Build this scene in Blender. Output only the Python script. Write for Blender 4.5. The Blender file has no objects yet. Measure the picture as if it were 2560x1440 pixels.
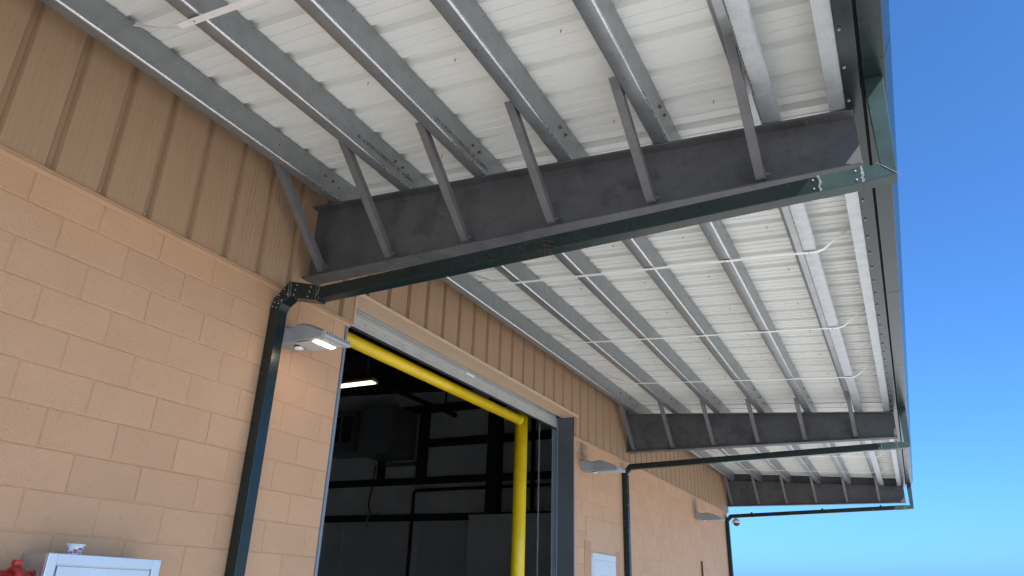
import bpy, math, random
from mathutils import Vector, Matrix

R = math.radians
random.seed(7)
SC = bpy.context.scene
COL = SC.collection
H = 3.6576            # height of the top of the block wall; everything below is written relative to it
UNIT = .2032          # block course

# ------------------------------------------------------------------ camera
cd = bpy.data.cameras.new('camera')
cam = bpy.data.objects.new('camera', cd)
COL.objects.link(cam)
FPX, YAW, PITCH, ROLL = 1816.08, -.4874, .4004, .0337
f = Vector((math.sin(YAW)*math.cos(PITCH), math.cos(YAW)*math.cos(PITCH), math.sin(PITCH)))
r = Vector((math.cos(YAW), -math.sin(YAW), 0))
u = r.cross(f)
c_, s_ = math.cos(ROLL), math.sin(ROLL)
rr, uu = c_*r + s_*u, -s_*r + c_*u
cam.matrix_world = Matrix(((rr.x, uu.x, -f.x, 3.8548), (rr.y, uu.y, -f.y, -1.7848), (rr.z, uu.z, -f.z, -2.0447+H), (0, 0, 0, 1)))
cd.sensor_width = 36
cd.sensor_fit = 'HORIZONTAL'
cd.lens = FPX/2560*36
cd.clip_end = 3000
SC.camera = cam

# ------------------------------------------------------------------ world and sun
SUN = Vector((1.0, -.62, 1.2)).normalized()
elev = math.asin(SUN.z)
w = bpy.data.worlds.new('World')
SC.world = w
w.use_nodes = True
nt = w.node_tree
sky = nt.nodes.new('ShaderNodeTexSky')
sky.sky_type = 'NISHITA'
sky.sun_disc = False
sky.sun_elevation = elev
sky.sun_rotation = math.atan2(SUN.x, SUN.y)
sky.altitude = 0
sky.air_density = .7
sky.dust_density = 1.9
sky.ozone_density = 10
bg = nt.nodes['Background']
tint = nt.nodes.new('ShaderNodeVectorMath')      # one even white balance for the whole sky
tint.operation = 'MULTIPLY'
tint.inputs[1].default_value = (.60, .925, 1.08)
nt.links.new(sky.outputs[0], tint.inputs[0])
nt.links.new(tint.outputs[0], bg.inputs[0])
bg.inputs[1].default_value = .145
sd = bpy.data.lights.new('sun', 'SUN')
sd.energy = 5
sd.angle = R(.5)
sd.color = (1, .965, .91)
so = bpy.data.objects.new('sun', sd)
COL.objects.link(so)
so.rotation_euler = SUN.to_track_quat('Z', 'Y').to_euler()
so.location = (20, -12, 25)

vs = SC.view_settings
vs.view_transform = 'Standard'
vs.look = 'None'
vs.gamma = 1
vs.exposure = 1.05
vs.use_curve_mapping = False
SC.cycles.max_bounces = 10
SC.cycles.diffuse_bounces = 6
SC.cycles.use_denoising = True

# ------------------------------------------------------------------ materials
def mat(name, base, rough=.6, metal=0., spec=.5, var=.0, vscale=6., bump=0., bscale=120., bdist=.002,
        rvar=0., spots=None, stretch=None, emit=None, objvar=0., coat=0., smudge=None):
    m = bpy.data.materials.new(name)
    m.use_nodes = True
    t = m.node_tree
    N, L = t.nodes, t.links
    b = N['Principled BSDF']
    b.inputs['Roughness'].default_value = rough
    b.inputs['Metallic'].default_value = metal
    b.inputs['Specular IOR Level'].default_value = spec
    b.inputs['Coat Weight'].default_value = coat
    b.inputs['Base Color'].default_value = (*base, 1)
    if emit:
        b.inputs['Emission Color'].default_value = (*emit[0], 1)
        b.inputs['Emission Strength'].default_value = emit[1]
        return m
    geo = N.new('ShaderNodeNewGeometry')
    vec = geo.outputs['Position']
    if stretch:
        mp = N.new('ShaderNodeVectorMath'); mp.operation = 'MULTIPLY'
        L.new(vec, mp.inputs[0]); mp.inputs[1].default_value = stretch
        vec = mp.outputs[0]
    def noise(scale, detail=4., rgh=.6):
        n = N.new('ShaderNodeTexNoise')
        n.inputs['Scale'].default_value = scale
        n.inputs['Detail'].default_value = detail
        n.inputs['Roughness'].default_value = rgh
        L.new(vec, n.inputs['Vector'])
        return n.outputs['Fac']
    def remap(sock, a0, a1, b0, b1):
        q = N.new('ShaderNodeMapRange')
        q.inputs[1].default_value = a0; q.inputs[2].default_value = a1
        q.inputs[3].default_value = b0; q.inputs[4].default_value = b1
        L.new(sock, q.inputs[0])
        return q.outputs[0]
    col = None
    def scalecol(fac, src):
        v = N.new('ShaderNodeVectorMath'); v.operation = 'SCALE'
        if src is None: v.inputs[0].default_value = base
        else: L.new(src, v.inputs[0])
        L.new(fac, v.inputs['Scale'])
        return v.outputs[0]
    if var:
        col = scalecol(remap(noise(vscale, 6.), .3, .7, 1-var, 1+var), col)
        col = scalecol(remap(noise(vscale*9, 3.), .3, .7, 1-var*.5, 1+var*.5), col)
    if objvar:
        oi = N.new('ShaderNodeObjectInfo')
        col = scalecol(remap(oi.outputs['Random'], 0, 1, 1-objvar, 1+objvar), col)
    def mixin(fac, c2, src):
        x = N.new('ShaderNodeMix'); x.data_type = 'RGBA'
        L.new(fac, x.inputs['Factor'])
        if src is None: x.inputs[6].default_value = (*base, 1)
        else: L.new(src, x.inputs[6])
        x.inputs[7].default_value = (*c2, 1)
        return x.outputs[2]
    if spots:      # (colour, scale, low, high, amount)
        for c2, sc2, lo, hi, am in spots:
            col = mixin(remap(noise(sc2, 5., .65), lo, hi, 0, am), c2, col)
    if col is not None:
        L.new(col, b.inputs['Base Color'])
    if rvar:
        L.new(remap(noise(vscale*3, 5.), .3, .7, max(.02, rough-rvar), min(1, rough+rvar)), b.inputs['Roughness'])
    if bump:
        bn = N.new('ShaderNodeBump')
        bn.inputs['Strength'].default_value = bump
        bn.inputs['Distance'].default_value = bdist
        L.new(noise(bscale, 5., .7), bn.inputs['Height'])
        L.new(bn.outputs[0], b.inputs['Normal'])
    return m

def darken_spots(m, spots_):
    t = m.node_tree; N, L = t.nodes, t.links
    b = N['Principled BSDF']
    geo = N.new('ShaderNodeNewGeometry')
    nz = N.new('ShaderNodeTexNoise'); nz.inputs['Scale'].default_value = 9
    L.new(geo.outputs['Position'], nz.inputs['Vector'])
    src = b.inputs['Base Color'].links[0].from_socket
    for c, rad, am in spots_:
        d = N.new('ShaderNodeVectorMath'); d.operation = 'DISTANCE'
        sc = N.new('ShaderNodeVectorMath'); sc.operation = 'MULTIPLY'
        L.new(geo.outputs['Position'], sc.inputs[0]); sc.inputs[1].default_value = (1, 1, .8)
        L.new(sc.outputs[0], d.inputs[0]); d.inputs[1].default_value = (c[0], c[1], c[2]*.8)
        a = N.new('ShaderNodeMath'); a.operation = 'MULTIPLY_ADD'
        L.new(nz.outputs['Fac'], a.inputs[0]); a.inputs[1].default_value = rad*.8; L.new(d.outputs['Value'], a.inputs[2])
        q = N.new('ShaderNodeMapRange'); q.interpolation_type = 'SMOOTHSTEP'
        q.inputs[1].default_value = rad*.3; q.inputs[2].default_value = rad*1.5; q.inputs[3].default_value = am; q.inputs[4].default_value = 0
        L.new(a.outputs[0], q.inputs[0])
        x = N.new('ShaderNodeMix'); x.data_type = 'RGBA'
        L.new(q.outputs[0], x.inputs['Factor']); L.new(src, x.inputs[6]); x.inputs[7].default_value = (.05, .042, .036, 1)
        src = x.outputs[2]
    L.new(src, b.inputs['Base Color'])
M = {}
M['block'] = mat('painted_block', (.545, .308, .168), .62, var=.035, vscale=2.2, bump=.8, bscale=70, bdist=.008, objvar=.04,
                 spots=[((.25, .15, .09), 48, .655, .70, .55), ((.40, .22, .12), 14, .60, .72, .35), ((.56, .335, .195), 1.1, .5, .75, .5)])
darken_spots(M['block'], [((0, 7.74, H-.17), .30, .62), ((0, 13.98, H-.22), .30, .62)])  # darker blotches on the wall around the two farther lamp bases
M['flash'] = mat('flashing_paint', (.44, .27, .155), .5, var=.06, vscale=5, spots=[((.75, .68, .6), 7, .70, .76, .6)])
M['siding'] = mat('tan_siding', (.362, .226, .132), .48, var=.05, vscale=2.5, stretch=(1, 6, .6), rvar=.06, bump=.04, bscale=14)
M['trim'] = mat('tan_trim', (.58, .40, .26), .5, var=.05, vscale=3)
M['roof'] = mat('white_roof_sheet', (.745, .742, .705), .45, var=.012, vscale=1.2, rvar=.05)
M['galv'] = mat('galvanised_steel', (.285, .298, .306), .34, metal=.6, var=.10, vscale=9, rvar=.07, bump=.10, bscale=90, bdist=.001,
                spots=[((.42, .43, .44), 60, .60, .74, .5), ((.20, .21, .215), 22, .62, .80, .35)])
M['galv_lit'] = mat('eave_lit_galvanised_steel', (.50, .515, .525), .38, metal=.6, var=.10, vscale=11, rvar=.07, bump=.10, bscale=90, bdist=.001, spots=[((.68, .69, .70), 70, .58, .70, .6), ((.36, .37, .38), 30, .62, .78, .4)])  # stronger light near the eave painted in as a paler steel
M['bend_highlight'] = mat('painted_bend_highlight', (.64, .65, .65), .28, metal=.9, var=.12, vscale=30, rvar=.08)
M['strap'] = mat('bright_strap', (.80, .80, .78), .5, metal=.15, var=.06, vscale=6)
M['beam'] = mat('grey_primer_steel', (.086, .086, .091), .55, var=.22, vscale=2.2, rvar=.1, bump=.1, bscale=30, bdist=.002,
                spots=[((.052, .051, .055), 4, .52, .62, .7), ((.11, .08, .06), 9, .68, .78, .5)])
M['brace'] = mat('brace_steel', (.125, .122, .125), .5, var=.15, vscale=7, rvar=.1, spots=[((.16, .10, .065), 11, .62, .76, .5)])
M['rust'] = mat('rusty_bolt', (.13, .075, .05), .7, var=.3, vscale=50)
M['green'] = mat('dark_green_paint', (.0085, .018, .017), .25, spec=.45, var=.10, vscale=3, rvar=.04,
                 spots=[((.13, .14, .13), 40, .76, .80, .45)])
M['green_sunlit'] = mat('sunlit_green_paint', (.023, .043, .040), .38, spec=.4, var=.2, vscale=9, spots=[((.20, .22, .20), 30, .64, .74, .5)])  # sunlight on the eave ends put into a lighter green, plus pale scuffs
M['sealant'] = mat('joint_sealant', (.15, .16, .155), .5, var=.6, vscale=80, bump=.5, bscale=60)
M['rivet'] = mat('bright_rivet', (.6, .6, .6), .4, metal=.6)
M['jamb'] = mat('grey_jamb_paint', (.082, .092, .108), .4, var=.1, vscale=3, spots=[((.15, .16, .18), 12, .66, .76, .4)])
M['jamb_light'] = mat('blue_grey_jamb', (.16, .20, .24), .4, var=.06, vscale=3)
M['slat'] = mat('galvanised_slat', (.50, .50, .48), .45, metal=.35, var=.08, vscale=4, spots=[((.4, .4, .4), 25, .62, .76, .4)])
M['rubber'] = mat('black_rubber', (.02, .02, .022), .7)
M['yellow'] = mat('yellow_paint', (.80, .54, .005), .38, var=.08, vscale=4, coat=.15, spots=[((.30, .18, .02), 14, .64, .74, .5), ((.72, .55, .12), 5, .6, .8, .4)])
M['lampgrey'] = mat('lamp_grey', (.27, .295, .31), .5, var=.03, vscale=8)
M['lamplight'] = mat('lamp_underside', (.42, .43, .43), .5)
M['lens'] = mat('sensor_white', (.8, .8, .78), .35)
M['led'] = mat('led_light', (1, 1, 1), emit=((1, .80, .60), 26))
M['tube'] = mat('fluorescent_tube', (1, 1, 1), emit=((1, .80, .50), 1.6))
M['stainless'] = mat('stainless_sheet', (.62, .64, .66), .34, metal=.9, var=.05, vscale=3, stretch=(1, 1, .3), rvar=.06)
M['redpaint'] = mat('red_pipe_paint', (.42, .028, .025), .42, var=.12, vscale=10, coat=.1)
M['darkred'] = mat('dark_red_pipe', (.075, .016, .015), .5, var=.1, vscale=5)
M['chrome'] = mat('chrome', (.75, .74, .72), .12, metal=1)
M['cupwhite'] = mat('white_plastic', (.78, .78, .78), .35)
M['cupblue'] = mat('blue_print', (.06, .10, .32), .4)
M['cuplight'] = mat('pale_blue_print', (.26, .34, .55), .4)
M['cupred'] = mat('red_print', (.5, .04, .03), .4)
M['panelwhite'] = mat('pale_panel', (.56, .60, .63), .4, var=.03, vscale=4)
M['insul'] = mat('white_insulation', (.82, .80, .76), .7, var=.1, vscale=1.2, bump=.2, bscale=4, bdist=.02)
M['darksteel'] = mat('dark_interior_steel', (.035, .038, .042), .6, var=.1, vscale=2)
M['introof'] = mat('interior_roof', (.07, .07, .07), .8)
M['partition'] = mat('interior_partition', (.72, .70, .66), .6, var=.04, vscale=2)
M['duct'] = mat('duct_metal', (.30, .30, .30), .5, metal=.4, var=.1, vscale=3)
M['concrete'] = mat('concrete_ground', (.40, .385, .355), .8, var=.08, vscale=.6, bump=.2, bscale=40)
M['black'] = mat('black_gap', (.008, .008, .009), .8)
M['ink'] = mat('stencil_ink', (.02, .02, .022), .7)
M['sticker'] = mat('sticker_white', (.8, .8, .8), .4)
M['camwhite'] = mat('camera_white', (.7, .7, .7), .4)
M['dome'] = mat('camera_dome', (.05, .05, .055), .15)
M['brownpipe'] = mat('brown_conduit', (.12, .065, .04), .5)
M['patch'] = mat('plaster_patch', (.52, .305, .17), .6, var=.05, vscale=4, bump=.1, bscale=40)
M['patchdark'] = mat('darker_paint', (.45, .24, .125), .6, var=.05, vscale=4, bump=.2, bscale=60)

# ------------------------------------------------------------------ mesh builder (all coordinates relative to the wall top)
SMALL = ('lap_bolts', 'trim_screws', 'purlin_clips', 'bolt_holes', 'screw_row', 'strap_screws', 'rivets', 'slat_rivets', 'flange_bolts', 'led_lenses', 'mitre_sealant', 'clamp_bands')
class MB:
    def __init__(s):
        s.v, s.f, s.sm = [], [], []
    def add(s, vs_, fs, smooth=False):
        o = len(s.v)
        s.v += [tuple(p) for p in vs_]
        for q in fs:
            s.f.append([i+o for i in q]); s.sm.append(smooth)
        return s
    def box(s, x0, x1, y0, y1, z0, z1):
        return s.add([(x0,y0,z0),(x1,y0,z0),(x1,y1,z0),(x0,y1,z0),(x0,y0,z1),(x1,y0,z1),(x1,y1,z1),(x0,y1,z1)],
                     [(0,3,2,1),(4,5,6,7),(0,1,5,4),(1,2,6,5),(2,3,7,6),(3,0,4,7)])
    def prism(s, prof, a0, a1, fn, smooth=()):
        """closed profile of 2D points swept from a0 to a1; fn(p, a) gives the 3D point"""
        n = len(prof)
        vs_ = [fn(p, a0) for p in prof] + [fn(p, a1) for p in prof]
        o = len(s.v)
        s.v += [tuple(p) for p in vs_]
        for i in range(n):
            j = (i+1) % n
            s.f.append([o+i, o+j, o+n+j, o+n+i]); s.sm.append(smooth is True or (smooth is not True and i in smooth))
        s.f.append([o+i for i in range(n)][::-1]); s.sm.append(False)
        s.f.append([o+n+i for i in range(n)]); s.sm.append(False)
        return s
    def tube(s, path, rad, n=12, cap=True):
        pts = [Vector(p) for p in path]
        rings = []
        for i, p in enumerate(pts):
            d = (pts[min(i+1, len(pts)-1)] - pts[max(i-1, 0)]).normalized()
            a = d.orthogonal().normalized() if i == 0 else (a - d*a.dot(d)).normalized()
            b = d.cross(a)
            rd = rad[i] if isinstance(rad, (list, tuple)) else rad
            rings.append([p + rd*(math.cos(2*math.pi*k/n)*a + math.sin(2*math.pi*k/n)*b) for k in range(n)])
        o = len(s.v)
        for g in rings: s.v += [tuple(p) for p in g]
        for i in range(len(rings)-1):
            for k in range(n):
                k2 = (k+1) % n
                s.f.append([o+i*n+k, o+i*n+k2, o+(i+1)*n+k2, o+(i+1)*n+k]); s.sm.append(True)
        if cap:
            s.f.append([o+k for k in range(n)][::-1]); s.sm.append(False)
            s.f.append([o+(len(rings)-1)*n+k for k in range(n)]); s.sm.append(False)
        return s
    def loft(s, secs, smooth=False):
        n = len(secs[0])
        o = len(s.v)
        for g in secs: s.v += [tuple(p) for p in g]
        for i in range(len(secs)-1):
            for k in range(n):
                k2 = (k+1) % n
                s.f.append([o+i*n+k, o+i*n+k2, o+(i+1)*n+k2, o+(i+1)*n+k]); s.sm.append(smooth)
        s.f.append([o+k for k in range(n)][::-1]); s.sm.append(False)
        s.f.append([o+(len(secs)-1)*n+k for k in range(n)]); s.sm.append(False)
        return s
    def mesh(s, name, m, org=(0, 0, 0), abs_=True):
        me = bpy.data.meshes.new(name)
        ox, oy, oz = org
        me.from_pydata([(x-ox, y-oy, z-oz) for x, y, z in s.v], [], s.f)
        me.polygons.foreach_set('use_smooth', s.sm)
        me.materials.append(M[m] if isinstance(m, str) else m)
        import bmesh
        bm = bmesh.new(); bm.from_mesh(me)
        bmesh.ops.recalc_face_normals(bm, faces=bm.faces)
        bm.to_mesh(me); bm.free()
        return me
    def build(s, name, m, parent=None, org=None, bevel=0):
        if org is None:
            xs = [p[0] for p in s.v]; ys = [p[1] for p in s.v]; zs = [p[2] for p in s.v]
            org = ((min(xs)+max(xs))/2, (min(ys)+max(ys))/2, min(zs))
        o = place(name, s.mesh(name, m, org), org, parent)
        if bevel:
            b = o.modifiers.new('bevel', 'BEVEL'); b.width = bevel; b.segments = 2; b.limit_method = 'ANGLE'
        if name in SMALL: o['kind'] = 'stuff'
        return o

def wpos(o):
    p = Vector((0, 0, 0))
    while o is not None:
        p += o.location; o = o.parent
    return p
def place(name, me, pos, parent=None):
    o = bpy.data.objects.new(name, me)
    COL.objects.link(o)
    p = Vector((pos[0], pos[1], pos[2]+H))
    if parent is not None:
        o.parent = parent
        p -= wpos(parent)
    o.location = p
    return o
def thing(name, label, cat, pos, group=None):
    o = place(name, None, pos)
    o.empty_display_size = .2
    return tag(o, label, cat, group)
def tag(o, label=None, cat=None, group=None, kind=None):
    if label: o['label'] = label
    if cat: o['category'] = cat
    if group: o['group'] = group
    if kind: o['kind'] = kind
    return o
def copy_tree(src, dy, parent=None):
    c = src.copy(); COL.objects.link(c)
    c.parent = parent
    if parent is None or dy: c.location = src.location + Vector((0, dy, 0))
    for ch in list(src.children): copy_tree(ch, 0, c)
    return c

def hexhead(mb, p, n, rad, h):
    """hexagonal bolt head at p with axis n"""
    n = Vector(n).normalized(); a = n.orthogonal().normalized(); b = n.cross(a); p = Vector(p)
    g0 = [p + rad*(math.cos(k*math.pi/3)*a + math.sin(k*math.pi/3)*b) for k in range(6)]
    g1 = [q + n*h for q in g0]
    mb.loft([g0, g1])

# ------------------------------------------------------------------ ground
g = MB().add([(-900,-900,-H),(900,-900,-H),(900,900,-H),(-900,900,-H)], [(0,1,2,3)]).build('ground', 'concrete')
tag(g, kind='structure')

# ------------------------------------------------------------------ the building
YB0, BAY = 1.97, 7.552          # near edge of the first beam, bay length
DY0, DY1 = 2.612, 7.44          # door opening
WY0, WY1 = -6.2, 17.20          # wall in Y
bld = thing('warehouse_building', 'tan warehouse with painted block wall below brown ribbed metal siding', 'building', (-9, 5.5, -H))

# core of the block wall and the inside shell
core = MB()
core.box(-.20, -.0050, WY0, DY0-.03, -H, -.004)
core.box(-.20, -.0050, DY1+.012, WY1, -H, -.004)
wall = core.build('block_wall', 'block', bld)
blk_cache = {}
def block_mesh(ln, var_=0):
    key = (round(ln, 4), var_)
    if key not in blk_cache:
        g_, e = (.0028, .0018, .0038)[var_], (.0060, .0045, .0075)[var_]
        zt, zb = -(.0034, .0042, .0026)[var_], -.2032+(.0030, .0026, .0042)[var_]
        a, b_ = g_, ln-g_
        mb = MB()
        mb.loft([[(-.03,a,zb),(-.03,b_,zb),(-.03,b_,zt),(-.03,a,zt)],
                 [(-.004,a,zb),(-.004,b_,zb),(-.004,b_,zt),(-.004,a,zt)],
                 [(-.0012,a+.002,zb+.002),(-.0012,b_-.002,zb+.002),(-.0012,b_-.002,zt-.002),(-.0012,a+.002,zt-.002)],
                 [(0,a+e,zb+e),(0,b_-e,zb+e),(0,b_-e,zt-e),(0,a+e,zt-e)]])
        blk_cache[key] = mb
    return blk_cache[key]
mesh_cache = {}
rest = MB()
for (ya, yb) in ((WY0, DY0-.032), (DY1+.014, WY1)):
    for k in range(1, 19):
        j = math.ceil(ya/UNIT - 1e-6)
        par = 0 if k % 2 else 1
        while j % 2 != par: j += 1
        cuts = [ya] + [q for q in (i*UNIT for i in range(j, 200, 2)) if ya+.03 < q < yb-.03] + [yb]
        for y0, y1 in zip(cuts, cuts[1:]):
            near = yb < 4
            vis = (k <= 10 and y1 > -.55) if near else k <= (8 if y0 > 8.2 else 9)
            bx = random.uniform(-.0012, .0008)
            if vis:
                key = (round(y1-y0, 4), random.randrange(3))
                if key not in mesh_cache: mesh_cache[key] = block_mesh(*key).mesh('concrete_block', 'block')
                o = place('concrete_block', mesh_cache[key], (bx, y0, -(k-1)*UNIT), wall)
            else:
                mb = block_mesh(y1-y0)
                rest.add([(x+bx, y+y0, z-(k-1)*UNIT) for x, y, z in mb.v], mb.f)
tag(rest.build('concrete_block_field', 'block', wall), kind='stuff')

# base flashing strips between block and siding
for y0, y1 in ((WY0, -1.2), (-1.2, 1.2), (1.2, DY0+.02), (DY1-.005, 10.6), (10.6, 14.2), (14.2, WY1)):
    prof = [(-.02, .002), (.046, -.003), (.050, -.008), (.050, -.011), (.044, -.012), (.012, -.010), (.006, -.034), (.0015, -.036), (.0015, -.008), (-.02, -.004)]
    MB().prism(prof, y0+.001, y1-.001, lambda p, a: (p[0], a, p[1])).build('base_flashing', 'flash', bld)

# ribbed siding panels
PITCH_S = .302
def siding_profile(y0, y1, wob):
    pts = []
    n0 = math.floor((y0-.006)/PITCH_S)-1
    for n in range(n0, n0+int((y1-y0)/PITCH_S)+4):
        b0 = .006+n*PITCH_S
        loc = [(0, .040), (.002, .006), (.046, .006), (.062, .040)]
        for q in range(6):                     # shallow stiffening flutes in the flat pan
            yy = .085+q*.034
            loc += [(yy-.006, .040), (yy-.002, .0387), (yy+.004, .0387), (yy+.008, .040)]
        pts += [(b0+a, x) for a, x in loc]
    pts = [p for p in pts if y0+.001 < p[0] < y1-.001]
    def at(y):
        ph = (y-.006) % PITCH_S
        return .006 if .002 <= ph <= .046 else (.040 if ph >= .062 else .026)
    pts = [(y0, at(y0))] + pts + [(y1, at(y1))]
    return [(x+wob, y) for y, x in pts] + [(x+wob-.002, y) for y, x in reversed(pts)]
panels = []
y = .006-PITCH_S*18 + .02
edges = []
while y < WY1:
    edges.append(y); y += PITCH_S*3
edges = [WY0] + [e for e in edges if e > WY0+.1] + [WY1]
cutpts = sorted(set(edges + [DY0+.015, DY1-.005]))
for y0, y1 in zip(cutpts, cutpts[1:]):
    z0 = .285 if (y0 > DY0-.01 and y1 < DY1+.01) else .001
    wob = random.uniform(-.0008, .0008)
    sp = MB().prism(siding_profile(y0, y1+.0 if y1 in (DY0+.015, DY1-.005) else y1, wob), z0, 1.02, lambda p, a: (p[0], p[1], a)).build('siding_panel', 'siding', bld)
    sc_ = MB()
    n = math.ceil((y0-.027)/PITCH_S)
    i = 0
    while .027+n*PITCH_S < y1-.02:
        yy = .006+n*PITCH_S+.021
        if yy > y0+.01:
            zs = [z0+.035]
            if n % 3 == 0: zs += [.455, .49]
            else: zs += [.455+random.uniform(-.004, .004)] if n % 3 == 1 or n > 3 else []
            for zz in zs: hexhead(sc_, (.0055, yy+.010, zz), (1, 0, 0), .0065, .006)
        n += 1
    if sc_.v: sc_.build('screw_row', 'trim', sp)

# door head: J-trim, soffit, corner trims
MB().box(.008, .056, DY0+.0, DY1+.04, .268, .285).box(.040, .056, DY0+.0, DY1+.04, .253, .268).build('head_trim', 'trim', bld, bevel=.002)
MB().box(-.175, .038, DY0+.004, DY1+.012, .256, .262).build('head_soffit', 'trim', bld)
MB().box(.006, .052, DY0+.001, DY0+.0135, -.004, .2525).build('corner_trim', 'trim', bld, bevel=.002)
MB().box(.006, .052, DY1+.002, DY1+.022, -.004, .2525).build('corner_trim', 'trim', bld, bevel=.002)
MB().box(-.174, .0, DY0+.004, DY1+.010, .2635, 1.02).build('head_wall', 'trim', bld)
# steel jambs
jb = MB().box(-.235, .006, DY0-.028, DY0, -H, -.012)
jb.build('door_jamb', 'jamb_light', bld, bevel=.003)
jb = MB().box(-.235, -.004, DY1-.008, DY1+.010, -H, .2545)
j2 = jb.build('door_jamb', 'jamb', bld, bevel=.002)
MB().box(-.0035, .006, DY1-.008, DY1+.0115, -H, -.0125).build('jamb_edge', 'jamb_light', j2)

# upper wall above the canopy and the closed shell behind
up = MB().box(-.20, .0, WY0, WY1, 1.03, 4.6)
up.box(-.20, -.006, WY0, DY0-.03, -.003, 1.029).box(-.20, -.006, DY1+.012, WY1, -.003, 1.029)
up.build('upper_wall', 'siding', bld)
sh = MB().box(-18.2, -18.0, WY0, WY1, -H, 4.6)
sh.build('back_wall', 'insul', bld)
ew = MB().box(-17.99, -.205, 17.08, 17.195, -H, 4.6).build('end_wall', 'insul', bld)
MB().box(-17.99, -.205, WY0, WY0+.15, -H, 4.6).build('end_wall', 'insul', bld)
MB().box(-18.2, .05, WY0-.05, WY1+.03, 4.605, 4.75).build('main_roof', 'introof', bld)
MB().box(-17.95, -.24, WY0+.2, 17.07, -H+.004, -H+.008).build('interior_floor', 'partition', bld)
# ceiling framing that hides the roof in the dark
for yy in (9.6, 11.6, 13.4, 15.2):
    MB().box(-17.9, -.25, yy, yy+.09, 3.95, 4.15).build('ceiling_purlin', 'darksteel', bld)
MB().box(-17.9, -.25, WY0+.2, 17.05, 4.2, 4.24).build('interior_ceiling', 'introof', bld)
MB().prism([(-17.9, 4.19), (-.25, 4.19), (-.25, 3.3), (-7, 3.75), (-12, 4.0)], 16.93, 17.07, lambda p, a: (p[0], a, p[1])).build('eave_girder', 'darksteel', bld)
# girts and column on the end wall
def girt(x0, x1, z0, z1):
    MB().box(x0, x1, 16.87, 17.07, z1-.012, z1).box(x0, x1, 17.055, 17.075, z0, z1-.0125).box(x0, x1, 16.87, 16.884, z0+.02, z1-.0125).build('girt', 'darksteel', ew)
girt(-17.5, -.3, -.085, .10)
girt(-17.5, -.3, .98, 1.165)
girt(-8.95, -.3, 2.09, 2.30)
girt(-17.5, -10.4, 2.04, 2.17)
girt(-17.5, -.3, 3.16, 3.38)
MB().box(-6.50, -6.14, 16.55, 16.565, -H, 3.9).box(-6.50, -6.14, 16.85, 16.865, -H, 3.9).box(-6.33, -6.31, 16.566, 16.849, -H, 3.9).build('steel_column', 'darksteel', bld)
for x0, x1 in ((-9.16, -8.86), (-10.62, -10.42)):
    MB().box(x0, x1, 16.90, 17.07, 1.17, 3.15).build('framed_opening_post', 'darksteel', ew)
MB().box(-10.41, -9.17, 16.95, 17.05, 1.55, 1.66).build('opening_sill', 'galv', ew)

# ------------------------------------------------------------------ canopy
can = thing('steel_canopy', 'galvanised steel canopy with white ribbed roof sheets over the warehouse door', 'canopy', (2, 5.5, .15))
SL = .0705
def ztop(x): return .764 - SL*x               # beam top = underside of the purlins
ALPHA = math.atan(SL)
ca, sa = math.cos(ALPHA), math.sin(ALPHA)
PH = .190                                      # purlin depth

# roof sheets
RP = .295
def roof_profile(y0, n):
    pts = []
    for i in range(n):
        b0 = y0+i*RP
        for a, z in ((0, 0), (.012, .038), (.066, .038), (.078, 0), (.132, 0), (.134, .0065), (.154, .0065), (.156, 0),
                     (.210, 0), (.212, .0065), (.232, .0065), (.234, 0)):
            pts.append((b0+a, z))
    pts.append((y0+n*RP, 0)); pts.append((y0+n*RP+.0125, .0365)); pts.append((y0+n*RP+.05, .0365))
    return pts
NP = 3
rp = roof_profile(0, NP)
prof = [(a, z) for a, z in rp] + [(a, z+.0016) for a, z in reversed(rp)]
def roofpt(x, y, dn):                          # dn: height above the purlin tops along the roof normal
    n = PH + dn
    return (x + n*sa, y, ztop(x) + n*ca)
rs = MB().prism(prof, -.06, 4.06, lambda p, a: (a + (PH+.0125+p[1])*sa, p[0], ztop(a) + (PH+.0125+p[1])*ca - .764))
rmesh = rs.mesh('roof_sheet', 'roof')
yy = .035 - RP*NP*7
i = 0
while yy < 17.2:
    place('roof_sheet', rmesh, (0, yy, .764 + (.0019 if i % 2 else 0)), can)
    yy += RP*NP; i += 1
# fastener tips below the sheets
tips = MB()
def tip(x, y):
    p = Vector(roofpt(x, y, -.001))
    tips.tube([p, p + Vector((random.uniform(-.004,.004), random.uniform(-.004,.004), -.024))], [.0035, .001], 5)
for n in range(-6, 58):
    for x in (1.27, 1.93, 2.58, 3.24):
        if n % 3 == 0: tip(x+random.uniform(-.03, .03), .035+RP*n+.10)
tag(tips.build('fastener_tips', 'black', can), kind='stuff')

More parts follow.
